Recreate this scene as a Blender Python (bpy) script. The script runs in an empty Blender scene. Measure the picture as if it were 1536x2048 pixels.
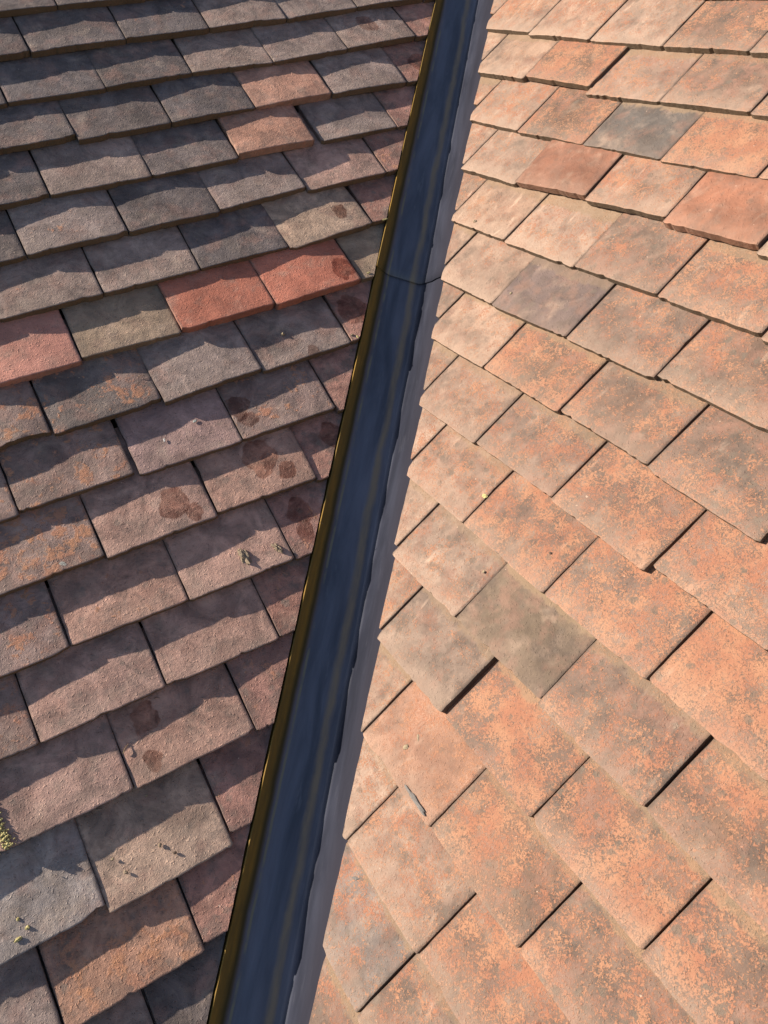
import bpy, bmesh, math, random
from mathutils import Vector, Matrix, noise

random.seed(7)
scene = bpy.context.scene
COL = scene.collection

# ------------------------------------------------------------------ camera
cam_data = bpy.data.cameras.new("camera")
cam = bpy.data.objects.new("camera", cam_data)
COL.objects.link(cam)
cam_data.sensor_fit = 'VERTICAL'
cam_data.sensor_height = 24.0
cam_data.lens = 18.6134
cam_data.clip_start = 0.02
cam_data.clip_end = 500.0
_r = Vector((0.9692, 0.233319, -0.078827))
_u = Vector((-0.076321, 0.588875, 0.804613))
_b = Vector((0.234151, -0.773815, 0.588544))
_cm = Matrix((_r, _u, _b)).transposed().to_4x4()
_cm.translation = Vector((0.33004, -0.97421, 4.7443))
cam.matrix_world = _cm
scene.camera = cam

# ------------------------------------------------------------------ light
SUN_DIR = Vector((0.85023, 0.08746, -0.51910)).normalized()   # the way the light travels
to_sun = -SUN_DIR
elev = math.asin(to_sun.z)
azim = math.atan2(to_sun.x, to_sun.y)          # clockwise from +Y

world = bpy.data.worlds.new("World")
scene.world = world
world.use_nodes = True
wn, wl = world.node_tree.nodes, world.node_tree.links
wn.clear()
sky = wn.new("ShaderNodeTexSky")
sky.sky_type = 'NISHITA'
sky.sun_disc = False
sky.sun_elevation = elev
sky.sun_rotation = azim
sky.altitude = 50
sky.air_density = 1.0
sky.dust_density = 1.5
sky.ozone_density = 1.0
bg = wn.new("ShaderNodeBackground")
bg.inputs["Strength"].default_value = 0.062
wo = wn.new("ShaderNodeOutputWorld")
wl.new(sky.outputs[0], bg.inputs[0])
wl.new(bg.outputs[0], wo.inputs[0])

sun_data = bpy.data.lights.new("sun", 'SUN')
sun_data.energy = 5.0
sun_data.angle = math.radians(0.5)
sun_data.color = (1.0, 0.87, 0.72)
sun = bpy.data.objects.new("sun", sun_data)
COL.objects.link(sun)
sun.location = (-6, 0, 9)
sun.rotation_euler = SUN_DIR.to_track_quat('-Z', 'Y').to_euler()

vs = scene.view_settings
vs.view_transform = 'Standard'
vs.look = 'None'
vs.exposure = 1.0
vs.gamma = 1.0
vs.use_curve_mapping = False

# ------------------------------------------------------------------ frames of the two roof planes
class Plane:
    def __init__(s, O, h, v, n, off, g, K_in):
        s.O, s.h, s.v, s.n = Vector(O), Vector(h), Vector(v), Vector(n)
        s.off, s.g = off, g
    def pt(s, u, v, z=0.0):
        return s.O + s.h * u + s.v * v + s.n * z

VAL_P = Vector((0, 0, 4.0))                       # a point on the line where the two tile planes meet
VAL_D = Vector((0.0, 0.881806, 0.471612))         # up the valley
PA = Plane((-0.14268, -0.47824, 3.81696), (0.723872, 0.689935, 0), (0.554906, -0.582201, -0.59424),
           (0.409987, -0.430153, 0.804288), -1.452734, 0.106338, 1)
PB = Plane((0.70781, -0.61235, 4.0677), (0.691734, -0.722153, 0), (-0.571307, -0.547242, -0.611665),
           (-0.441715, -0.423109, 0.791117), -0.901447, 0.102482, -1)
for P, sgn, edge in ((PA, 1, 0.0655), (PB, -1, 0.0755)):
    du, dv = VAL_D.dot(P.h), VAL_D.dot(P.v)
    L = math.hypot(du, dv)
    P.mu, P.mv = (-dv / L, du / L) if sgn > 0 else (dv / L, -du / L)   # in-plane, pointing at the valley
    r = VAL_P - P.O
    P.K = P.mu * r.dot(P.h) + P.mv * r.dot(P.v) - edge
    P.sgn = sgn

# ------------------------------------------------------------------ tile survey: front edges, in mm along the course and off the course line
TL = {
  0: [(246,3,350,2,0),(352,2,521,6,0),(524,3,688,2,0),(691,0,856,2,0),(859,2,1023,0,0),(1026,0,1191,1,0),(1194,0,1240,0,0)],
  1: [(212,1,265,-1,0),(272,-1,443,0,0),(445,-1,611,1,0),(617,1,780,3,0),(782,3,948,-1,0),(951,-1,1163,-4,0)],
  2: [(175,7,189,1,0),(192,-1,364,2,0),(366,0,533,-2,0),(534,-2,701,4,0),(703,4,871,1,0),(873,0,1040,-5,0),(1042,-4,1077,-4,0)],
  3: [(150,-10,275,-8,0),(277,2,448,0,0),(450,0,615,2,0),(618,2,782,-1,2),(791,1,955,5,0),(958,6,985,4,0)],
  4: [(110,-4,190,-1,0),(200,-1,368,2,0),(370,2,535,1,0),(538,-4,693,-1,5),(709,1,878,2,0),(879,5,903,4,0)],
  5: [(75,-2,115,1,0),(118,0,285,0,0),(288,0,453,1,0),(459,-3,628,-10,0),(636,-1,799,-3,0),(803,-3,820,-3,0)],
  6: [(40,-2,203,-1,0),(206,-2,371,-1,0),(374,-2,539,-1,0),(541,6,715,-6,0),(723,-8,745,-8,0)],
  7: [(4,3,129,2,0),(133,-4,294,0,0),(300,-1,464,-3,3),(467,2,635,-3,3),(639,-3,662,-4,0)],
  8: [(-30,0,45,-1,0),(49,2,218,1,0),(223,7,390,1,0),(391,6,559,3,0),(562,1,585,3,0)],
  9: [(-65,2,-38,1,0),(-35,-3,133,-3,0),(140,4,307,5,0),(310,4,475,3,0),(478,10,495,11,0)],
  10: [(-99,0,48,-2,0),(51,4,221,2,0),(225,-2,390,1,0),(390,5,411,6,0)],
  11: [(-132,-2,-40,0,0),(-37,-3,131,0,0),(133,2,300,3,0),(302,5,328,6,0)],
  12: [(-166,-5,-117,-4,0),(-112,-3,56,-4,0),(58,-3,227,-1,0),(230,-2,252,-2,0)],
  13: [(-200,-5,-31,-3,0),(-29,-2,142,-3,0),(145,-2,171,1,0)],
  14: [(-239,7,-111,7,0),(-110,15,57,13,0),(63,-3,84,0,0)],
  15: [(-196,4,-24,3,0),(-21,-6,0,-4,0)],
}
SL = {0: 'kkkkggc', 1: 'kkkggg', 2: 'kkkgggc', 3: 'kkktgc', 4: 'kgktgc', 5: 'kgkgmc', 6: 'ggkyc', 7: 'rbRRb',
      8: 'oOggc', 9: 'oovoc', 10: 'ommc', 11: 'ommc', 12: 'ommc', 13: 'mmc', 14: 'enc', 15: 'sc'}
TR = {
  1: [(-1578,-8,-1447,-7,0),(-1437,0,-1267,2,0),(-1264,3,-1090,3,0),(-1088,3,-918,1,0),(-916,3,-882,2,0)],
  2: [(-1496,-1,-1358,-6,0),(-1343,-8,-1173,-4,3),(-1174,9,-1006,4,0),(-998,5,-834,1,0),(-830,4,-801,3,0)],
  3: [(-1408,0,-1266,1,0),(-1259,4,-1091,1,0),(-1086,2,-917,-1,0),(-912,3,-746,-3,0),(-741,-5,-727,-5,0)],
  4: [(-1322,3,-1167,-2,0),(-1160,-1,-993,-11,5),(-981,-5,-826,-13,5),(-819,-3,-664,-8,7),(-659,0,-643,0,0)],
  5: [(-1243,-2,-1091,1,0),(-1086,2,-917,1,0),(-914,-1,-748,-5,0),(-743,-2,-576,-4,0)],
  6: [(-1173,4,-1011,5,0),(-1006,7,-832,2,0),(-828,3,-661,2,0),(-658,-5,-485,-2,0)],
  7: [(-1090,1,-930,-2,0),(-923,-1,-751,1,0),(-747,-4,-581,0,0),(-579,5,-405,11,0)],
  8: [(-1004,1,-839,2,0),(-832,-1,-664,0,0),(-661,3,-489,8,0),(-483,-3,-321,0,0)],
  9: [(-910,-3,-756,3,0),(-749,0,-576,3,0),(-573,2,-400,1,0),(-397,-1,-241,0,0)],
  10: [(-829,4,-658,0,0),(-654,1,-482,-2,0),(-481,4,-312,1,0),(-308,1,-223,0,0)],
  11: [(-740,1,-577,-1,0),(-568,-2,-397,-1,0),(-394,-1,-226,-2,0),(-215,2,-153,1,0)],
  12: [(-655,1,-484,0,0),(-480,-2,-314,-2,0),(-311,-3,-237,7,0)],
  13: [(-563,2,-392,-6,0),(-388,-5,-315,6,0)],
  14: [(-477,1,-400,-6,0)],
}
SR = {1: 'PPPMM', 2: 'POQMM', 3: 'POGOM', 4: 'PRQRP', 5: 'PPMM', 6: 'PVMM', 7: 'POMM', 8: 'QMMM', 9: 'QMMO',
      10: 'DBMO', 11: 'DSMM', 12: 'TOM', 13: 'QM', 14: 'X'}
# style: colour, orange patches, mottle, dust, thickness(mm)
STYLE = {
  'k': ((.168,.141,.138), .12, .45, .08, 12), 'g': ((.318,.246,.220), .12, .45, .20, 12), 'm': ((.480,.305,.250), .18, .50, .22, 12),
  'r': ((.600,.290,.230), .00, .14, .10, 14), 'R': ((.540,.205,.142), .00, .14, .05, 16), 't': ((.490,.270,.198), .00, .30, .15, 15),
  'b': ((.355,.270,.200), .00, .30, .10, 14), 'o': ((.335,.236,.208), .40, .60, .12, 12), 'O': ((.205,.168,.155), .43, .60, .08, 12),
  'v': ((.420,.290,.275), .06, .25, .15, 12), 'e': ((.400,.345,.320), .05, .40, .20, 12), 'n': ((.470,.330,.250), .10, .50, .25, 12),
  's': ((.520,.290,.200), .40, .60, .20, 12), 'c': ((.370,.200,.165), .22, .75, .10, 11), 'y': ((.440,.325,.250), .10, .50, .25, 12),
  'P': ((.285,.198,.150), .46, .60, .80, 12), 'Q': ((.250,.170,.130), .50, .75, .65, 12), 'M': ((.175,.120,.094), .55, 1.0, .50, 12),
  'O2': ((.165,.108,.080), .62, 1.0, .35, 12), 'G': ((.108,.093,.084), .20, .55, .16, 12), 'R2': ((.235,.110,.072), .05, .35, .30, 14),
  'B': ((.135,.103,.077), .08, .60, .18, 12), 'V': ((.138,.100,.090), .08, .55, .18, 12), 'D': ((.230,.167,.132), .46, .75, .60, 12),
  'S': ((.170,.115,.090), .60, .85, .20, 12), 'T': ((.290,.165,.115), .40, .40, .45, 12), 'X': ((.185,.156,.144), .52, .70, .45, 12),
}
# dark damp stains: (side, course, index) -> list of (x mm along the tile from its left end, y mm above its front edge, radius mm)
STAINS = {
  ('L',6,3): [(128,52,19),(42,24,7)], ('L',7,3): [(150,32,26)], ('L',8,4): [(30,60,32),(60,40,24)],
  ('L',9,3): [(18,62,24),(26,34,15)], ('L',10,2): [(98,66,33),(128,34,17)], ('L',10,1): [(118,46,24),(140,16,16)],
  ('L',11,3): [(40,72,24),(32,40,20)], ('L',13,1): [(42,80,22),(32,24,14)], ('L',2,5): [(80,60,26)],
  ('L',3,5): [(60,50,30)], ('L',10,3): [(60,70,24)], ('L',8,3): [(96,8,16)], ('R',13,1): [(150,60,22)],
}
CHIPS = {('L',8,1): (160,7,24), ('L',9,1): (8,2,10), ('L',12,2): (10,6,14), ('L',11,0): (160,3,12), ('L',7,2): (3,3,6), ('L',5,1): (160,4,8),
         ('L',14,0): (158,7,22), ('L',4,0): (160,6,12), ('L',3,0): (160,5,14), ('L',8,0): (130,8,40), ('L',13,1): (168,4,9), ('L',1,0):(160,5,10),
         ('L',1,3): (100,3,20), ('L',3,2): (75,2,14), ('L',6,3): (2,4,8), ('L',5,4): (2,4,10), ('R',6,2): (165,4,8), ('R',11,2): (2,5,9), ('R',12,0): (60,4,30),
         ('R',7,3): (5,2,12), ('R',10,0): (140,3,18)}

# ------------------------------------------------------------------ node helper
class NT:
    def __init__(s, name):
        s.m = bpy.data.materials.new(name)
        s.m.use_nodes = True
        s.t = s.m.node_tree
        s.t.nodes.clear()
        s.out = s.t.nodes.new("ShaderNodeOutputMaterial")
        s.bsdf = s.t.nodes.new("ShaderNodeBsdfPrincipled")
        s.t.links.new(s.bsdf.outputs[0], s.out.inputs[0])
    def put(s, sock, val):
        if isinstance(val, bpy.types.NodeSocket):
            s.t.links.new(val, sock)
        elif isinstance(val, (tuple, list)):
            sock.default_value = tuple(val) + ((1.0,) if len(val) == 3 and len(sock.default_value) == 4 else ())
        else:
            sock.default_value = val
    def node(s, kind, out=0, **kw):
        n = s.t.nodes.new(kind)
        for k, v in kw.items():
            if k.startswith('i_'):
                s.put(n.inputs[k[2:].replace('_', ' ')], v)
            elif k.startswith('n_'):
                s.put(n.inputs[int(k[2:])], v)
            else:
                setattr(n, k, v)
        return n.outputs[out]
    def math(s, op, a, b=0.0, c=0.0, clamp=False):
        n = s.t.nodes.new("ShaderNodeMath"); n.operation = op; n.use_clamp = clamp
        s.put(n.inputs[0], a); s.put(n.inputs[1], b); s.put(n.inputs[2], c)
        return n.outputs[0]
    def noise(s, vec, scale, detail=4.0, rough=0.6, dist=0.0, out=0):
        n = s.t.nodes.new("ShaderNodeTexNoise")
        s.put(n.inputs['Vector'], vec); n.inputs['Scale'].default_value = scale; n.inputs['Detail'].default_value = detail
        n.inputs['Roughness'].default_value = rough; n.inputs['Distortion'].default_value = dist
        return n.outputs[out]
    def ramp(s, val, lo, hi, a=0.0, b=1.0):
        n = s.t.nodes.new("ShaderNodeMapRange"); n.interpolation_type = 'SMOOTHSTEP'
        s.put(n.inputs[0], val); s.put(n.inputs[1], lo); s.put(n.inputs[2], hi); s.put(n.inputs[3], a); s.put(n.inputs[4], b)
        return n.outputs[0]
    def mix(s, fac, a, b, mode='MIX'):
        n = s.t.nodes.new("ShaderNodeMix"); n.data_type = 'RGBA'; n.blend_type = mode
        s.put(n.inputs[0], fac); s.put(n.inputs[6], a); s.put(n.inputs[7], b)
        return n.outputs[2]
    def attr(s, name, out=2):
        n = s.t.nodes.new("ShaderNodeAttribute"); n.attribute_type = 'OBJECT'; n.attribute_name = name
        return n.outputs[out]
    def bump(s, h, dist, strength=1.0, normal=None):
        n = s.t.nodes.new("ShaderNodeBump"); n.inputs['Distance'].default_value = dist; s.put(n.inputs['Strength'], strength)
        s.put(n.inputs['Height'], h)
        if normal is not None: s.put(n.inputs['Normal'], normal)
        return n.outputs[0]

def clay_material(name, orange, orange2, dusty, riser, veil, blush, fine_scale, worm, wm, wf, cloud):
    T = NT(name)
    info = T.t.nodes.new("ShaderNodeObjectInfo")
    tc = T.t.nodes.new("ShaderNodeTexCoord")
    rnd = info.outputs['Random']
    offs = T.node("ShaderNodeCombineXYZ", n_0=T.math('MULTIPLY', rnd, 37.0), n_1=T.math('MULTIPLY', rnd, 91.0), n_2=T.math('MULTIPLY', rnd, 13.0))
    pos = T.node("ShaderNodeVectorMath", operation='ADD', n_0=tc.outputs['Object'], n_1=offs)
    xyz = T.t.nodes.new("ShaderNodeSeparateXYZ"); T.put(xyz.inputs[0], tc.outputs['Object'])
    nrm = T.t.nodes.new("ShaderNodeSeparateXYZ"); T.put(nrm.inputs[0], tc.outputs['Normal'])
    X, Y = xyz.outputs[0], xyz.outputs[1]
    base = info.outputs['Color']
    patch, mott, dust = T.attr('patch'), T.attr('mottle'), T.attr('dust')
    big = T.noise(pos, 11, 4, .6)
    mid = T.noise(pos, 42, 6, .66, .3)
    mid2 = T.noise(pos, 27, 5, .62, out=1)
    m2 = T.t.nodes.new("ShaderNodeSeparateColor"); T.put(m2.inputs[0], mid2)
    fine = T.noise(pos, fine_scale, 5, .62, worm)
    grit = T.noise(pos, 620, 3, .7)
    # base tone, broad variation
    tone = T.math('MULTIPLY_ADD', T.math('SUBTRACT', big, .5), 1.1, 1.0)
    c = T.mix(1.0, base, T.node("ShaderNodeCombineColor", n_0=tone, n_1=tone, n_2=tone), 'MULTIPLY')
    # greyer and browner veils
    c = T.mix(T.math('MULTIPLY', T.ramp(m2.outputs[0], .46, .64), T.math('MULTIPLY', mott, .9)), c, veil)
    c = T.mix(T.math('MULTIPLY', T.ramp(m2.outputs[1], .5, .75), .45), c, dusty)
    c = T.mix(T.math('MULTIPLY', T.ramp(m2.outputs[2], .47, .66), T.math('MULTIPLY', mott, .8)), c, blush)
    cl = T.noise(pos, 19, 7, .72, .8)
    c = T.mix(1.0, c, T.mix(T.math('MULTIPLY_ADD', T.math('SUBTRACT', T.ramp(cl, .30, .72), .5), T.ramp(mott, 0, .4, .3, 1), .5), (1 - .38 * cloud, 1 - .38 * cloud, 1 - .37 * cloud), (1 + .30 * cloud, 1 + .28 * cloud, 1 + .25 * cloud)), 'MULTIPLY')
    # bare orange clay showing through the dark face
    sel = T.math('ADD', T.math('MULTIPLY', mid, wm), T.math('ADD', T.math('MULTIPLY', fine, wf), T.math('MULTIPLY', big, .22)))
    thr = T.math('MULTIPLY_ADD', patch, -.30, .70)
    om = T.ramp(sel, T.math('SUBTRACT', thr, .030), T.math('ADD', thr, .030))
    oc = T.mix(T.ramp(m2.outputs[2], .35, .65), orange, orange2)
    c = T.mix(T.math('MULTIPLY', om, T.ramp(patch, 0.0, .3, .1, .92)), c, oc)
    # fine dark freckling on mottled tiles
    fr = T.ramp(T.noise(pos, fine_scale * .8, 4, .6, worm * 1.3), .56, .63)
    c = T.mix(T.math('MULTIPLY', T.math('MULTIPLY', fr, mott), T.ramp(mid, .42, .6, .1, .75)), c, tuple(.95 * q for q in veil))
    # round grey lichen
    vor = T.t.nodes.new("ShaderNodeTexVoronoi"); vor.inputs['Scale'].default_value = 62
    T.put(vor.inputs['Vector'], T.node("ShaderNodeVectorMath", operation='ADD', n_0=pos, n_1=T.node("ShaderNodeVectorMath", operation='SCALE', n_0=T.noise(pos, 190, 3, .6, out=1), i_Scale=.012)))
    vs_ = T.t.nodes.new("ShaderNodeSeparateColor"); T.put(vs_.inputs[0], vor.outputs['Color'])
    li = T.math('MULTIPLY', T.ramp(vor.outputs['Distance'], .36, .22), T.math('GREATER_THAN', vs_.outputs[0], .62))
    c = T.mix(T.math('MULTIPLY', li, T.math('MULTIPLY', mott, .74)), c, tuple(q * k for q, k in zip(veil, (1.25, 1.3, 1.25))))
    # pale dust and bloom towards the lower edge, and dry smears
    yy = T.math('ADD', Y, T.math('MULTIPLY', T.math('SUBTRACT', mid, .5), .05))
    db = T.math('MULTIPLY', T.ramp(yy, .045, .0), dust)
    c = T.mix(T.math('MULTIPLY', db, .75), c, dusty)
    sm = T.node("ShaderNodeMapping", i_Vector=pos, i_Rotation=(0, 0, .9), i_Scale=(1, .28, 1))
    smn = T.noise(sm, 60, 5, .6, .4)
    c = T.mix(T.math('MULTIPLY', T.ramp(smn, .6, .78), T.math('MULTIPLY', dust, .8)), c, tuple(min(1, 1.35 * q) for q in dusty))
    # sheltered strip of mortar dust at the head
    st = T.math('MULTIPLY', T.ramp(T.math('ADD', Y, T.math('MULTIPLY', T.math('SUBTRACT', mid, .5), .035)), .090, .096), T.attr('strip'))
    c = T.mix(T.math('MULTIPLY', st, .8), c, (.235, .168, .112))
    # damp dark stains
    rough = T.ramp(mid, .3, .7, .82, .95)
    for nm in ('stain_a', 'stain_b'):
        v = T.t.nodes.new("ShaderNodeCombineXYZ"); T.put(v.inputs[0], T.attr(nm + '_x')); T.put(v.inputs[1], T.attr(nm + '_y'))
        v2 = T.t.nodes.new("ShaderNodeCombineXYZ"); T.put(v2.inputs[0], X); T.put(v2.inputs[1], T.math('MULTIPLY', Y, .85))
        wob = T.math('MULTIPLY', T.math('SUBTRACT', T.noise(pos, 38, 2, .45), .5), .030)
        d = T.math('ADD', T.node("ShaderNodeVectorMath", out=1, operation='DISTANCE', n_0=v2.outputs[0], n_1=v.outputs[0]), wob)
        R = T.attr(nm + '_r')
        sm_ = T.ramp(d, R, T.math('SUBTRACT', R, .0032))
        c = T.mix(T.math('MULTIPLY', sm_, T.ramp(mid, .36, .60, .88, .50)), c, T.mix(T.ramp(mid, .4, .62), (.36, .21, .17), (.60, .33, .22)), 'MULTIPLY')
        rough = T.math('SUBTRACT', rough, T.math('MULTIPLY', sm_, .2))
    # grit: dark pits, light grains
    c = T.mix(T.ramp(grit, .66, .74, 0, .5), c, tuple(.45 * q for q in veil))
    c = T.mix(T.ramp(grit, .34, .27, 0, .35), c, tuple(1.25 * q for q in dusty))
    sp = T.noise(pos, 170, 2, .5)
    c = T.mix(T.ramp(sp, .765, .78, 0, .6), c, tuple(1.5 * q for q in dusty))
    jd = T.math('ADD', T.math('SUBTRACT', T.math('ABSOLUTE', X), T.attr('half')), T.math('MULTIPLY', T.math('SUBTRACT', T.noise(pos, 90, 5, .65), .5), .012))
    c = T.mix(T.ramp(jd, -.0050, .0005, 0, .6), c, tuple(.72 * q for q in veil))
    # front riser: algae and dirt
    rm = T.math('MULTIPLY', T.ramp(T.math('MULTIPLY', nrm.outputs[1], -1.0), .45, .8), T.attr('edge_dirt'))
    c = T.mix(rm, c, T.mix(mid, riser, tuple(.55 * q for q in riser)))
    T.put(T.bsdf.inputs['Base Color'], c)
    T.put(T.bsdf.inputs['Roughness'], rough)
    T.bsdf.inputs['Specular IOR Level'].default_value = .3
    h = T.math('ADD', T.math('MULTIPLY', grit, .30), T.math('ADD', T.math('MULTIPLY', T.noise(pos, 110, 9, .72), .95), T.math('MULTIPLY', T.ramp(T.noise(pos, 260, 1, .4), .62, .74), .55)))
    h = T.math('ADD', h, T.math('MULTIPLY', om, .25))
    T.put(T.bsdf.inputs['Normal'], T.bump(h, .0022, T.attr('relief')))
    return T.m

MAT_L = clay_material("weathered_clay_grey", (.52,.265,.155), (.46,.225,.15), (.43,.34,.275), (.20,.135,.075), (.165,.132,.118), (.365,.205,.165), 150, .6, .62, .20, 1.1)
MAT_R = clay_material("weathered_clay_orange", (.352,.182,.109), (.298,.132,.080), (.350,.255,.196), (.130,.100,.066), (.108,.083,.069), (.235,.135,.102), 360, 1.0, .32, .50, .62)

# ------------------------------------------------------------------ tiles
ROWS = [0, .0006, .0025, .012, .024, .038, .052, .066, .080, .094, .108, .135, .170, .205]

def tile_mesh(P, uc, vc, rot, w, th, drop, cutting, chip, seed):
    rr = random.Random(seed)
    c, s = math.cos(rot), math.sin(rot)
    cam_x = rr.uniform(.0003, .0031)          # hand-made tiles: slightly domed across
    cam_y = rr.uniform(.0000, .0016)
    hw = w / 2
    if not chip and rr.random() < .38:
        chip = (rr.uniform(0, w * 1000), rr.uniform(1.2, 3.6), rr.uniform(4, 13))
    tw = rr.uniform(-.012, .012)
    sx = seed * 3.17
    def front(x):
        f = noise.noise(Vector((x * 45 + sx, 3.3, 0))) * .0009 + noise.noise(Vector((x * 190 + sx, 7.7, 0))) * .00045
        f += max(0, noise.noise(Vector((x * 120 + sx, 19.1, 0))) - .38) * .008 + max(0, noise.noise(Vector((x * 310 + sx, 23.1, 0))) - .30) * .0035
        if chip:
            cx, dep, wid = chip[0] / 1000 - hw, chip[1] / 1000, chip[2] / 1000
            q = abs(x - cx) / wid
            if q < 1: f += dep * (1 - q * q) * (.75 + .5 * noise.noise(Vector((x * 260, sx, 0))))
        # rounded corners
        e = hw - abs(x)
        if e < .004: f += (.004 - e) * .45
        return f
    xs_n = 34
    verts, grid, faces, smooth = [], [], [], []
    for y in ROWS:
        jl = noise.noise(Vector((y * 60, sx, 1))) * .0007 - max(0, noise.noise(Vector((y * 130, sx, 5))) - .45) * -.006
        jr = noise.noise(Vector((y * 60, sx, 9))) * .0007 + max(0, noise.noise(Vector((y * 130, sx, 13))) - .45) * -.006
        xl, xr = -hw + jl, hw + jr
        cutl = cutr = False
        if cutting:
            xc = (P.K - P.mu * uc - P.mv * vc + y * (P.mu * s + P.mv * c)) / (P.mu * c - P.mv * s)
            xc += noise.noise(Vector((y * 70, sx, 21))) * .0012
            if P.sgn > 0 and xc < xr: xr = xc; cutr = True
            if P.sgn < 0 and xc > xl: xl = xc; cutl = True
        if xr - xl < .0015:
            continue
        row = []
        inner = .0008
        W = xr - xl
        ts = [0, min(.3, inner / W)] + [i / (xs_n - 2) for i in range(1, xs_n - 2)] + [1 - min(.3, inner / W), 1]
        for k, t in enumerate(ts):
            x = xl + W * t
            yo = y + front(x) * math.exp(-y / .006)
            z = -yo * drop / P.g + cam_x * (1 - (x / hw) ** 2) - cam_y * ((yo - .1) / .1) ** 2 + cam_y
            z += noise.noise(Vector((x * 24 + sx, y * 24, 2))) * .0006 + noise.noise(Vector((x * 75 + sx, y * 75, 4))) * .00028
            z += tw * x * .5
            if y == 0: z -= .00045 + .0005 * abs(noise.noise(Vector((x * 160, sx, 31))))
            elif y < .002: z -= .0001
            if (k == 0 and not cutl) or (k == len(ts) - 1 and not cutr): z -= .0004
            row.append(len(verts)); verts.append((x, yo, z))
        grid.append(row)
    if len(grid) < 2:
        return None
    for a, b in zip(grid, grid[1:]):
        for k in range(len(a) - 1):
            faces.append((a[k], a[k + 1], b[k + 1], b[k])); smooth.append(True)
    # walls and underside
    ring = list(grid[0]) + [r[-1] for r in grid[1:]] + list(reversed(grid[-1]))[1:] + [r[0] for r in reversed(grid[1:-1])]
    top = [len(verts) + i for i in range(len(ring))]
    for i in ring: verts.append(verts[i])
    low = [len(verts) + i for i in range(len(ring))]
    for i in ring:
        x, y, z = verts[i]
        zz = -y * drop / P.g - th
        verts.append((x + noise.noise(Vector((x * 150, y * 150, 7))) * .0005, y + .0006 + noise.noise(Vector((x * 150, sx, 9))) * .0006, zz + z * 0 + cam_x * (1 - (x / hw) ** 2)))
    n = len(ring)
    for i in range(n):
        j = (i + 1) % n
        faces.append((top[i], low[i], low[j], top[j])); smooth.append(False)
    faces.append(tuple(reversed(low))); smooth.append(False)
    me = bpy.data.meshes.new("roof_tile")
    me.from_pydata(verts, [], faces)
    me.polygons.foreach_set('use_smooth', smooth)
    me.update()
    return me

def add_empty(name, loc, label, cat):
    o = bpy.data.objects.new(name, None)
    o.empty_display_size = .2
    COL.objects.link(o)
    o.location = loc
    o['label'] = label
    o['category'] = cat
    return o

roof_l = add_empty("roof_slope", PA.pt(.2, .2, -.1), "grey and dark red clay tile roof slope left of the black valley channel", "roof")
roof_r = add_empty("roof_slope", PB.pt(-.6, .2, -.1), "sunlit orange clay tile roof slope right of the black valley channel", "roof")
bpy.context.view_layer.update()
DROP = .0142
PA.drop, PB.drop = .0142, .0122

def put_tile(P, root, mat, side, c, k, u0, v0, u1, v1, lift, style, cutting, rotate=True):
    w = (u1 - u0) / 1000
    uc = (u0 + u1) / 2000
    vc = P.off + c * P.g + (v0 + v1) / 2000
    rot = math.atan2(-(v1 - v0), (u1 - u0)) if rotate else 0.0
    rot = max(-.07, min(.07, rot))
    col, patch, mott, dust, th = STYLE[style]
    seed = (c + 10) * 31 + k * 7 + (500 if side == 'R' else 0)
    rr = random.Random(seed * 13)
    me = tile_mesh(P, uc, vc, rot, w, (th + (1.7 if side == 'L' else 0.0)) / 1000, P.drop, cutting, CHIPS.get((side, c, k)), seed)
    if me is None: return None
    me.materials.append(mat)
    o = bpy.data.objects.new("roof_tile", me)
    COL.objects.link(o)
    h, nv = P.h, -P.v
    X = h * math.cos(rot) + nv * math.sin(rot)
    Yv = -h * math.sin(rot) + nv * math.cos(rot)
    M = Matrix((X, Yv, P.n)).transposed().to_4x4()
    M.translation = P.pt(uc, vc, lift / 1000 + rr.uniform(-.0011, .0011))
    o.parent = root
    o.matrix_parent_inverse = Matrix.Identity(4)
    o.matrix_local = root.matrix_world.inverted() @ M
    f = rr.uniform(.90, 1.10); q = rr.uniform(-.03, .03)
    o.color = (col[0] * f * (1 + q), col[1] * f, col[2] * f * (1 - q), 1)
    o['patch'] = max(0.0, patch + rr.uniform(-.09, .09)) if patch > .08 else patch
    o['mottle'] = mott * rr.uniform(.7, 1.15)
    o['half'] = w / 2
    o['dust'] = dust * rr.uniform(.7, 1.2)
    o['strip'] = (rr.random() < .55) * rr.uniform(.4, 1.0) if side == 'R' else 0.0
    o['edge_dirt'] = 0.12 if style in ('R', 'r', 'R2', 't') else (.55 if style in ('b',) else .85)
    o['relief'] = .75 if side == 'L' else .55
    sts = STAINS.get((side, c, k), [])
    for i, nm in enumerate(('stain_a', 'stain_b')):
        if i < len(sts):
            x, y, r = sts[i]
            o[nm + '_x'] = x / 1000 - w / 2; o[nm + '_y'] = y / 1000 * .85; o[nm + '_r'] = r / 1000 * .92
        else:
            o[nm + '_x'] = 0.0; o[nm + '_y'] = 0.0; o[nm + '_r'] = -1.0
    return o

def cut_u(P, v):                       # where the saw line crosses a level of the slope
    return (P.K - P.mv * v) / P.mu

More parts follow.
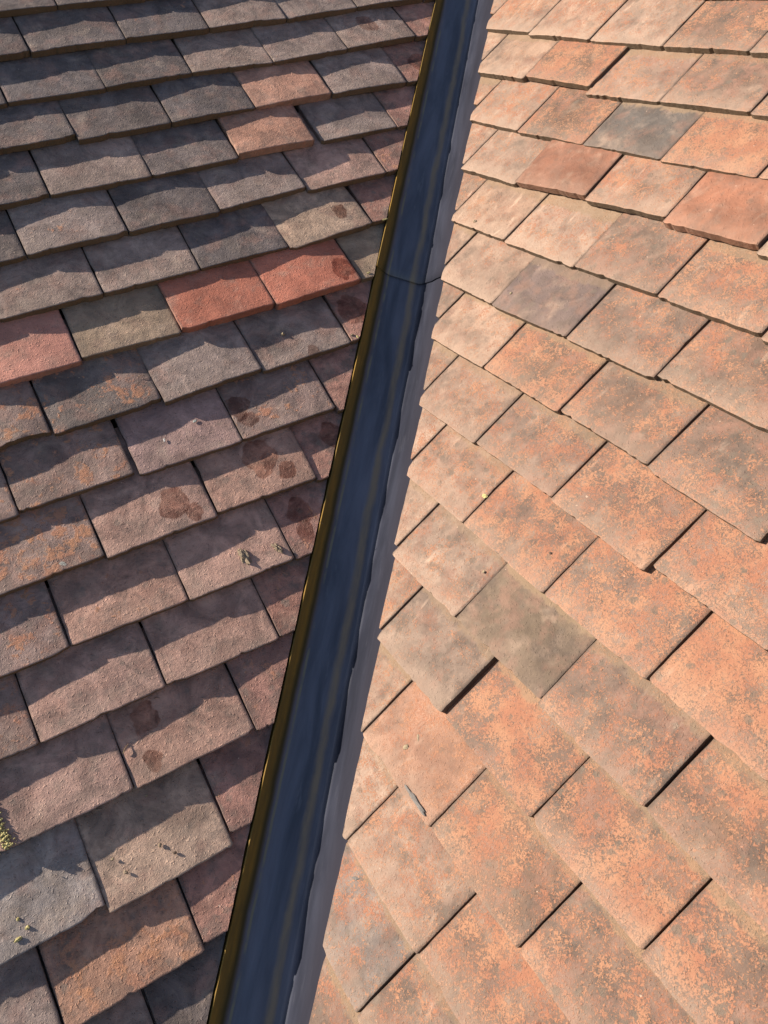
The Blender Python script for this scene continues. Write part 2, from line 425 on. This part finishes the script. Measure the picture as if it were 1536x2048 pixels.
PITCH = 168
def build_slope(P, root, mat, side, T, S, first, last, fillers):
    rr = random.Random(5 if side == 'L' else 6)
    known = sorted(T)
    joints = {}
    for c in range(first, last + 1):
        tiles = []
        if c in T:
            for k, t in enumerate(T[c]): tiles.append((k,) + t + (S[c][k],))
        else:                               # courses beyond the frame keep the half bond
            ref = min(known, key=lambda q: abs(q - c))
            j = T[ref][1][0] if len(T[ref]) > 1 else T[ref][0][2]
            j = j + (PITCH // 2 if (ref - c) % 2 else 0)
            vv = P.off + c * P.g
            e = cut_u(P, vv) * 1000
            if side == 'L':
                while j + PITCH < e: j += PITCH
                tiles = [(0, j, 0, j + 165, 0, 0, rr.choice(fillers))]
            else:
                while j - PITCH > e: j -= PITCH
                tiles = [(0, j - PITCH, 0, j - 3, 0, 0, rr.choice(fillers))]
        wide = {('L', 4, 4), ('R', 11, 1), ('L', 9, 2), ('R', 8, 3), ('L', 8, 1)}
        for i in range(1, len(tiles)):
            g_ = tiles[i][1] - tiles[i - 1][3]
            if g_ > 2.8 and (side, c, i) not in wide:
                t = list(tiles[i]); t[1] = tiles[i - 1][3] + 2.4; tiles[i] = tuple(t)
        # whole tiles at the outer end and cut ones at the valley
        out = []
        for t in tiles:
            k, u0, v0, u1, v1, lift, st = t
            cutting = False; rotate = True
            if side == 'L':
                if u1 - u0 < 150 and t is tiles[0] and len(tiles) > 1: u0 = u1 - 166; rotate = False; v0 = v1
                if t is tiles[-1]: u1 = u0 + 166; cutting = True; rotate = False
            else:
                if u1 - u0 < 150 and t is tiles[-1] and len(tiles) > 1: u1 = u0 + 166; rotate = False; v1 = v0
                if t is tiles[0]: u0 = u1 - 166; cutting = True; rotate = False
                if c in T and len(tiles) > 0 and t is tiles[-1] and u1 - u0 < 150: u1 = u0 + 166
            if st in 'OR' and side == 'R': st += '2'
            out.append([k, u0, v0, u1, v1, lift, st, cutting, rotate])
        # outward fillers
        n = 0
        if side == 'L':
            u = min(t[1] for t in out)
            while n < 5 or (c not in T and u > -700 and n < 11):
                out.append([20 + n, u - PITCH, rr.uniform(-3, 3), u - 3, rr.uniform(-3, 3), 0, rr.choice(fillers), False, True]); u -= PITCH; n += 1
            e = max(t[1] for t in out) + PITCH
        else:
            u = max(t[3] for t in out)
            while n < 4 or (c not in T and u < -200 and n < 10):
                out.append([20 + n, u + 3, rr.uniform(-3, 3), u + PITCH, rr.uniform(-3, 3), 0, rr.choice(fillers), False, True]); u += PITCH; n += 1
            e = min(t[1] for t in out) - 3
        # the slivers that show beside the valley only above the front edge
        if side == 'L': out.append([40, e, 0, e + 165, 0, 0, 'c', True, False])
        else: out.append([40, e - 165, 0, e, 0, 0, 'P', True, False])
        for k, u0, v0, u1, v1, lift, st, cutting, rotate in out:
            put_tile(P, root, mat, side, c, k, u0, v0, u1, v1, lift, st, cutting or True, rotate)

build_slope(PA, roof_l, MAT_L, 'L', TL, SL, -6, 18, 'kkgg')
build_slope(PB, roof_r, MAT_R, 'R', TR, SR, -5, 17, 'MMOQ')

def simple(name, col, rough=.9, var=.35, scale=20):
    T = NT(name)
    tc = T.t.nodes.new("ShaderNodeTexCoord")
    n = T.noise(tc.outputs['Object'], scale, 5, .6)
    c = T.mix(n, tuple(q * (1 - var) for q in col), tuple(min(1, q * (1 + var)) for q in col))
    T.put(T.bsdf.inputs['Base Color'], c)
    T.bsdf.inputs['Roughness'].default_value = rough
    T.put(T.bsdf.inputs['Normal'], T.bump(T.noise(tc.outputs['Object'], scale * 8, 4, .6), .002, .6))
    return T.m

FELT = simple("roofing_felt", (.03, .028, .028), .95)
def link_mesh(name, verts, faces, mat, parent=None, smooth=False):
    me = bpy.data.meshes.new(name)
    me.from_pydata([tuple(v) for v in verts], [], faces)
    if smooth: me.polygons.foreach_set('use_smooth', [True] * len(me.polygons))
    me.update()
    if mat: me.materials.append(mat)
    o = bpy.data.objects.new(name, me)
    COL.objects.link(o)
    if parent:
        o.parent = parent
        o.matrix_local = parent.matrix_world.inverted()
    return o

# sarking felt below the tiles
for P, root in ((PA, roof_l), (PB, roof_r)):
    vs_ = []
    z = -.060
    for vv in (P.off - 7 * P.g - .1, P.off + 19 * P.g):
        e = cut_u(P, vv) + .02 * P.sgn
        vs_.append((e, vv))
    far = -1.3 if P.sgn > 0 else .9
    quad = [vs_[0], vs_[1], (far, vs_[1][1]), (far, vs_[0][1])]
    V = [P.pt(u, v, z) for u, v in quad] + [P.pt(u, v, z - .02) for u, v in quad]
    F = [(0, 1, 2, 3), (7, 6, 5, 4)] + [(i, 4 + i, 4 + (i + 1) % 4, (i + 1) % 4) for i in range(4)]
    link_mesh("roofing_felt", V, F, FELT, root)

# ------------------------------------------------------------------ valley gutter
N_UP = Vector((1, 0, 0)).cross(VAL_D).normalized()
valley = add_empty("valley_gutter", VAL_P, "black valley channel with mustard brown left edge between the two roof slopes", "gutter")
bpy.context.view_layer.update()

def trough_material():
    T = NT("black_valley_lining")
    tc = T.t.nodes.new("ShaderNodeTexCoord")
    xyz = T.t.nodes.new("ShaderNodeSeparateXYZ"); T.put(xyz.inputs[0], tc.outputs['Object'])
    X = xyz.outputs[0]
    st = T.node("ShaderNodeMapping", i_Vector=tc.outputs['Object'], i_Scale=(1, .16, 1))
    a = T.noise(st, 30, 5, .62, .4)
    b = T.noise(st, 110, 4, .6)
    w = T.noise(tc.outputs['Object'], 14, 4, .6)
    c = T.mix(T.ramp(a, .3, .75), (.015, .018, .032), (.040, .045, .068))
    c = T.mix(T.ramp(b, .58, .75, 0, .35), c, (.085, .088, .110))
    light_balance = T.ramp(X, .016, .030, 1.0, .14)  # light evened out in colour: shaded floor lifted, sunlit flank held dark
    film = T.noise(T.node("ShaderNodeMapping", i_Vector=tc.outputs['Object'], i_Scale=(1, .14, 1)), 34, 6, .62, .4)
    c = T.mix(T.math('MULTIPLY', T.ramp(film, .28, .76, .20, .70), light_balance), c, (.165, .182, .245))  # dust film, also brightening the shaded floor through its colour
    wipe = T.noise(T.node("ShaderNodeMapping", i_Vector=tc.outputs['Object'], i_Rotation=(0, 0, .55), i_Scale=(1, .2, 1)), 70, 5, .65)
    c = T.mix(T.math('MULTIPLY', T.ramp(wipe, .60, .74, 0, .5), light_balance), c, (.16, .17, .21))
    c = T.mix(T.math('MULTIPLY', T.math('SUBTRACT', 1.0, light_balance), T.ramp(film, .3, .7, .75, .35)), c, (.013, .014, .020))  # sunlit flank darkened in colour to soften its contrast with the floor
    # silt streak left by the water beside the fold
    xs = T.math('ADD', X, T.math('ADD', T.math('MULTIPLY', T.math('SUBTRACT', w, .5), .010), T.math('MULTIPLY', T.math('SUBTRACT', a, .5), .010)))
    d = T.math('ABSOLUTE', T.math('SUBTRACT', xs, .0030))
    c = T.mix(T.math('MULTIPLY', T.ramp(d, .0085, .001), T.ramp(b, .3, .6, .55, .9)), c, (.24, .185, .115))
    # shading painted across the right flank, greyer towards the tiles
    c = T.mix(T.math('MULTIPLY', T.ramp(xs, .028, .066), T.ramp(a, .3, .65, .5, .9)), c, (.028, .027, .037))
    # mustard brown edge on the left
    edge = T.ramp(T.math('ADD', X, T.math('MULTIPLY', T.math('SUBTRACT', w, .5), .005)), -.0425, -.0480)
    c = T.mix(edge, c, T.mix(T.ramp(T.math('ADD', X, T.math('MULTIPLY', T.math('SUBTRACT', w, .5), .004)), -.0525, -.0475), T.mix(T.ramp(T.math('ADD', T.math('MULTIPLY', a, .5), T.math('MULTIPLY', b, .5)), .38, .62), (.260, .158, .038), (.165, .112, .036)), (.075, .060, .026)))
    pale = T.math('MULTIPLY', T.ramp(T.math('ABSOLUTE', T.math('SUBTRACT', T.math('ADD', X, T.math('MULTIPLY', T.math('SUBTRACT', w, .5), .004)), -.0408)), .0022, .0006), T.ramp(w, .40, .55))
    c = T.mix(T.math('MULTIPLY', pale, .8), c, (.20, .185, .11))
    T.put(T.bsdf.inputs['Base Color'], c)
    T.put(T.bsdf.inputs['Roughness'], T.math('ADD', T.ramp(a, .3, .7, .36, .52), T.math('ADD', T.ramp(X, .014, .028, 0, .42), T.ramp(X, -.044, -.050, 0, .2))))
    T.put(T.bsdf.inputs['Specular IOR Level'], T.math('MULTIPLY', T.ramp(X, .014, .028, .85, .04), T.ramp(X, -.043, -.048, 1, .12)))
    T.put(T.bsdf.inputs['Normal'], T.bump(T.math('ADD', T.math('MULTIPLY', a, 1.0), T.math('MULTIPLY', b, .3)), .0012, .5))
    return T.m
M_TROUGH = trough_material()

#            x      h (above the line where the tile planes meet)
PROFILE = [(-.125, .030), (-.085, .0135), (-.0640, .0090), (-.0612, .0155), (-.0597, .0208), (-.0578, .0216), (-.0520, .0110), (-.0450, .0008), (-.0400, -.0036),
           (-.030, -.0084), (-.016, -.0142), (-.004, -.0192), (.008, -.0240), (.0150, -.0266), (.0180, -.0270), (.0200, -.0264), (.0220, -.0272), (.0250, -.0264), (.0300, -.0236),
           (.038, -.0184), (.048, -.0115), (.060, -.0040), (.080, .0080), (.125, .0320)]

def trough(name, s0, s1, lift):
    verts, faces = [], []
    n = len(PROFILE)
    S = max(2, int((s1 - s0) / .03))
    for side in (0, 1):
        for i in range(S + 1):
            sv = s0 + (s1 - s0) * i / S
            for x, h in PROFILE:
                wob = noise.noise(Vector((x * 14, sv * 3, 1.7))) * .0007 + noise.noise(Vector((x * 40, sv * 7, 4.2))) * .0002
                dx = noise.noise(Vector((sv * 4, 9.1, 0))) * .0012
                if i == 0: sv2 = sv + noise.noise(Vector((x * 60, 3, 3))) * .003
                else: sv2 = sv
                verts.append(Vector((x + dx, sv2, h + lift + wob - side * .0028)))
    def idx(side, i, j): return side * (S + 1) * n + i * n + j
    for i in range(S):
        for j in range(n - 1):
            faces.append((idx(0, i, j), idx(0, i, j + 1), idx(0, i + 1, j + 1), idx(0, i + 1, j)))
            faces.append((idx(1, i, j), idx(1, i + 1, j), idx(1, i + 1, j + 1), idx(1, i, j + 1)))
    for j in range(n - 1):
        faces.append((idx(0, 0, j), idx(1, 0, j), idx(1, 0, j + 1), idx(0, 0, j + 1)))
        faces.append((idx(0, S, j), idx(0, S, j + 1), idx(1, S, j + 1), idx(1, S, j)))
    for i in range(S):
        faces.append((idx(0, i, 0), idx(0, i + 1, 0), idx(1, i + 1, 0), idx(1, i, 0)))
        faces.append((idx(0, i, n - 1), idx(1, i, n - 1), idx(1, i + 1, n - 1), idx(0, i + 1, n - 1)))
    o = link_mesh(name, verts, faces, M_TROUGH, None)
    me = o.data
    me.polygons.foreach_set('use_smooth', [p.normal.z > .5 for p in me.polygons])
    o.parent = valley
    M = Matrix((Vector((1, 0, 0)), VAL_D, N_UP)).transposed().to_4x4()
    o.matrix_local = M
    return o
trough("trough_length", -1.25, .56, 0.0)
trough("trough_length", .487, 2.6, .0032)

# ------------------------------------------------------------------ ground far below
g = link_mesh("ground", [(-80, -80, 0), (80, -80, 0), (80, 80, 0), (-80, 80, 0)], [(0, 1, 2, 3)], simple("garden_grass", (.06, .075, .03), 1.0, .4, 1.5))
g['kind'] = 'structure'
# ------------------------------------------------------------------ loose bits lying on the tiles
def surf(P, u, v):
    c = math.ceil((v - P.off) / P.g - 1e-6)
    up = P.off + c * P.g - v
    return P.pt(u, v, -up * P.drop / P.g + .0016), c

def frame(P, ang=0.0):
    t = math.atan(P.drop / P.g)
    Y = (-P.v * math.cos(t) - P.n * math.sin(t)).normalized()
    Zn = (P.n * math.cos(t) - P.v * math.sin(t)).normalized()
    X = Y.cross(Zn).normalized()
    ca, sa = math.cos(ang), math.sin(ang)
    return X * ca + Y * sa, -X * sa + Y * ca, Zn

M_STONE = simple("pale_mortar_crumb", (.36, .29, .19), .95, .4, 220)
M_MORTAR = simple("brown_mortar", (.30, .235, .165), .97, .4, 160)
M_GREYM = simple("grey_mortar", (.17, .158, .15), .95, .35, 160)
M_DARK = simple("dark_crumb", (.12, .085, .065), .95, .3, 250)
M_WHITE = simple("dried_white_dropping", (.62, .62, .60), .9, .25, 300)
M_MOSS = simple("dry_moss", (.50, .44, .20), 1.0, .5, 240)
M_TWIG = simple("dry_stalk", (.23, .165, .10), .9, .3, 200)

def place(o, P, u, v, ang, sink, label, cat, group=None):
    p, _ = surf(P, u / 1000, v / 1000)
    X, Y, Z = frame(P, ang)
    M = Matrix((X, Y, Z)).transposed().to_4x4()
    M.translation = p + Z * sink
    o.matrix_world = M
    o['label'] = label; o['category'] = cat
    if group: o['group'] = group
    return o

def lump(name, sx, sy, sz, rough, mat, seed, sub=3):
    bm = bmesh.new()
    bmesh.ops.create_icosphere(bm, subdivisions=sub, radius=1.0)
    for v in bm.verts:
        d = v.co.normalized()
        k = 1 + rough * (noise.noise(d * 1.6 + Vector((seed, 0, 0))) * .9 + noise.noise(d * 4.2 + Vector((0, seed, 0))) * .45)
        q = d * k
        v.co = Vector((q.x * sx, q.y * sy, max(q.z, -.35) * sz))
    me = bpy.data.meshes.new(name)
    bm.to_mesh(me); bm.free()
    me.materials.append(mat)
    o = bpy.data.objects.new(name, me); COL.objects.link(o)
    return o

def splat(name, pts, h, mat, seed):
    # a flat raised blot with a ragged outline
    rr = random.Random(seed)
    n = 40
    V, F = [], []
    for ring, (k, z) in enumerate(((1.0, -.0004), (.93, h * .7), (.6, h), (.25, h * 1.1))):
        for i in range(n):
            a = 2 * math.pi * i / n
            rx, ry = pts
            f = 1 + .38 * noise.noise(Vector((math.cos(a) * 2.1, math.sin(a) * 2.1, seed))) + .30 * noise.noise(Vector((math.cos(a) * 6, math.sin(a) * 6, seed + 4)))
            zz = z + (h * .6 * noise.noise(Vector((math.cos(a) * 3 * k, math.sin(a) * 3 * k, seed + 8))) if ring else 0)
            V.append((math.cos(a) * rx * f * k, math.sin(a) * ry * f * k, zz))
    for r in range(3):
        for i in range(n):
            j = (i + 1) % n
            F.append((r * n + i, r * n + j, (r + 1) * n + j, (r + 1) * n + i))
    F.append(tuple(3 * n + i for i in range(n)))
    return link_mesh(name, V, F, mat, None, True)

def twig(name, length, rad, bend, mat):
    V, F = [], []
    S, K = 7, 6
    for i in range(S + 1):
        t = i / S
        x = (t - .5) * length
        y = bend * math.sin(t * math.pi)
        r = rad * (1 - .5 * t)
        for k in range(K):
            a = 2 * math.pi * k / K
            V.append((x, y + r * math.cos(a), rad + r * math.sin(a) + .0008 * math.sin(t * 5)))
    for i in range(S):
        for k in range(K):
            F.append((i * K + k, i * K + (k + 1) % K, (i + 1) * K + (k + 1) % K, (i + 1) * K + k))
    F.append(tuple(range(K - 1, -1, -1))); F.append(tuple(S * K + k for k in range(K)))
    return link_mesh(name, V, F, mat, None, True)

# pebbles and crumbs: (side, u, v, rx, ry, rz mm, material, name, label)
CR = [
  ('L', 453, -655, 3.4, 3.0, 4.2, M_STONE, 'mortar_crumb', "yellowish crumb standing on the grey tile below the two bright red tiles"),
  ('L', -27, 5, 3.0, 2.2, 2.4, M_MORTAR, 'mortar_crumb', "brown crumb in the middle of the tan tile at lower left"),
  ('L', -14, 22, 3.2, 2.0, 1.8, M_DARK, 'mortar_crumb', "dark flattened crumb right of the brown crumb on the tan tile"),
  ('L', -85, -7, 2.2, 1.9, 1.8, M_STONE, 'mortar_crumb', "pale crumb near the left edge of the tan tile at lower left"),
  ('L', -76, 15, 3.6, 2.0, 1.9, M_MORTAR, 'mortar_crumb', "long brown crumb on the lower left part of the tan tile"),
  ('L', -51, 38, 3.6, 2.6, 2.2, M_DARK, 'mortar_crumb', "dark crumb by the lower edge of the tan tile at lower left"),
  ('L', -20, -60, 2.0, 1.6, 1.4, M_STONE, 'mortar_crumb', "tiny pale crumb near the upper shaded edge of the tan tile"),
  ('L', -199, 19, 3.4, 2.4, 2.6, M_MOSS, 'moss_tuft', "small yellow moss tuft beside another on the blue grey tile at lower left"),
  ('L', -212, 26, 5.0, 2.4, 2.6, M_MOSS, 'moss_tuft', "longer yellow moss tuft on the blue grey tile at lower left"),
  ('L', -206, 5, 2.0, 2.6, 1.8, M_MOSS, 'moss_tuft', "topmost small moss tuft on the blue grey tile at lower left"),
  ('L', -196, 38, 7.5, 2.2, 1.8, M_MOSS, 'moss_tuft', "flat moss strip along the lower edge of the blue grey tile"),
  ('L', 599, -859, 2.4, 2.2, 2.0, M_DARK, 'mortar_crumb', "dark crumb on the stained tan tile above the bright red tiles"),
  ('L', 634, -862, 2.2, 1.8, 1.6, M_DARK, 'mortar_crumb', "second dark crumb, nearer the rusty stain, above the bright red tiles"),
  ('L', 428, -719, 2.6, 2.0, 2.0, M_MORTAR, 'mortar_crumb', "small crumb at the lower edge of the left bright red tile"),
  ('L', 566, -612, 3.2, 2.4, 2.6, M_MORTAR, 'mortar_crumb', "rusty crumb on the cut tile beside the mustard channel edge"),
  ('L', 556, -590, 2.4, 2.0, 1.8, M_MORTAR, 'mortar_crumb', "lower rusty crumb on the cut tile beside the mustard channel edge"),
  ('R', -888, -553, 5.0, 3.8, 4.2, M_STONE, 'mortar_lump', "pale angular lump on the orange tile left of the right hand red tile"),
  ('R', -1189, -403, 3.8, 2.6, 3.2, M_MORTAR, 'mortar_crumb', "brown crumb on the pale tile edge beside the channel, right slope"),
  ('R', -991, -312, 2.4, 2.2, 2.4, M_STONE, 'mortar_crumb', "round pale crumb on the dark mauve tile"),
  ('R', -758, -29, 5.4, 3.6, 2.6, M_MOSS, 'moss_tuft', "yellowish moss tuft at the joint of two orange tiles, right slope"),
  ('R', -584, 290, 4.8, 3.4, 3.6, M_STONE, 'mortar_lump', "pale lump on the smooth pinkish tile low on the right slope"),
  ('R', -581, 270, 5.5, 1.8, 1.6, M_MORTAR, 'mortar_crumb', "narrow crumb right of the pale lump on the smooth pinkish tile"),
  ('R', -519, 449, 7.0, 2.2, 1.6, M_GREYM, 'mortar_crumb', "grey mortar sliver on the cut tile beside the channel at the bottom"),
  ('R', -803, -187, 2.4, 1.8, 1.6, M_GREYM, 'mortar_crumb', "small grey crumb on the orange tile right of the dark mauve tile"),
  ('R', -608, -23, 2.0, 1.6, 1.6, M_DARK, 'mortar_crumb', "tiny dark crumb on an orange tile above the brown tile"),
  ('R', -674, 53, 2.4, 1.8, 1.6, M_STONE, 'mortar_crumb', "tiny pale crumb on the mottled tile just above the brown tile"),
]
CR += [
  ('L', 742, -822, 7.0, 2.0, 1.6, M_MOSS, 'moss_tuft', "yellow moss crust on the small cut tile beside the channel, above the bright red tiles"),
  ('L', 655, -722, 5.0, 1.6, 1.4, M_MOSS, 'moss_tuft', "yellow moss crust on the cut corner right of the bright red tiles"),
  ('L', 573, -605, 2.0, 3.5, 1.4, M_MOSS, 'moss_tuft', "thin moss crust on the cut tile end just below the bright red tiles"),
]
for i, (sd, u, v, rx, ry, rz, mat, nm, lab) in enumerate(CR):
    P = PA if sd == 'L' else PB
    o = lump(nm, rx * .85 / 1000, ry * .85 / 1000, rz * .62 / 1000, .55, mat, i * 3.7 + 1)
    place(o, P, u, v, (i * 1.3) % 3.1 if nm != 'moss_tuft' else .1, .0004, lab, "moss" if nm == 'moss_tuft' else "crumb")

o = lump("mortar_lump", .0062, .0135, .0034, .9, M_MORTAR, 4.4, 4)
place(o, PA, 231, -313, .15, .0002, "large crusty mortar lump on the sunlit half of a mauve grey tile", "mortar")
o = lump("mortar_lump", .0040, .0090, .0034, .9, M_MORTAR, 9.1, 4)
place(o, PA, 283, -306, .5, .0002, "narrow mortar lump near the tile joint, right of the larger lump", "mortar")

o = splat("bird_dropping", (.0014, .0036), .0003, M_WHITE, 3)
place(o, PA, 195, -536, -.2, .0002, "small white dropping on the smooth mauve tile, left slope", "bird dropping")
o = splat("bird_dropping", (.0036, .0022), .0003, simple("greenish_dropping", (.36, .40, .38), .9, .4, 300), 8)
place(o, PA, 252, -552, .4, .0002, "grey green dropping at the shadow edge on the smooth mauve tile", "bird dropping")
o = splat("bird_dropping", (.0070, .0034), .0005, simple("grey_dropping", (.33, .335, .31), .9, .4, 300), 12)
place(o, PA, -8, -402, -.7, .0002, "grey crusted dropping near the lower edge of an orange flecked tile", "bird dropping")

o = splat("mortar_smear", (.024, .0030), .0010, M_GREYM, 21)
place(o, PB, -521, 321, -.03, .0004, "grey mortar smear along the lower edge of the smooth pinkish tile", "mortar")

o = twig("dry_stalk", .014, .0008, .001, M_TWIG)
place(o, PA, -22, -127, .75, .0003, "short pale stalk on the tile above the tan tile, lower left", "stalk")
o = twig("dry_stalk", .010, .0006, .0012, M_TWIG)
place(o, PA, 40, -172, -.5, .0003, "thin stalk at the shadow edge of a tile right of the damp stain", "stalk")
o = twig("dry_stalk", .012, .0005, .0014, M_TWIG)
place(o, PA, 362, -318, -.7, .0003, "thin stalk on the cut tile beside the channel, above the mortar lumps", "stalk")
o = twig("dry_stalk", .011, .0006, .001, M_TWIG)
place(o, PA, 205, -655, .0, .0003, "tiny stalk on the plain grey tile left of the bright red tiles", "stalk")

# moss cushion on the left margin
bm = bmesh.new()
rr = random.Random(77)
for i in range(260):
    t = rr.random()
    x = rr.gauss(0, .0048) * (1.2 - .5 * t); y = (t - .5) * .060 + rr.gauss(0, .002)
    r = rr.uniform(.0010, .0026) * (1 - min(.6, abs(x) / .014))
    mt = Matrix.Translation((x, y, r * .4 + rr.uniform(0, .0022))) @ Matrix.Diagonal((r, r, r * rr.uniform(.7, 1.4), 1))
    bmesh.ops.create_icosphere(bm, subdivisions=1, radius=1.0, matrix=mt)
me = bpy.data.meshes.new("moss_cushion"); bm.to_mesh(me); bm.free()
me.materials.append(M_MOSS)
o = bpy.data.objects.new("moss_cushion", me); COL.objects.link(o)
place(o, PA, -192, -106, .1, 0, "crusty yellow green moss cushion on the left end of a tile, lower left", "moss")
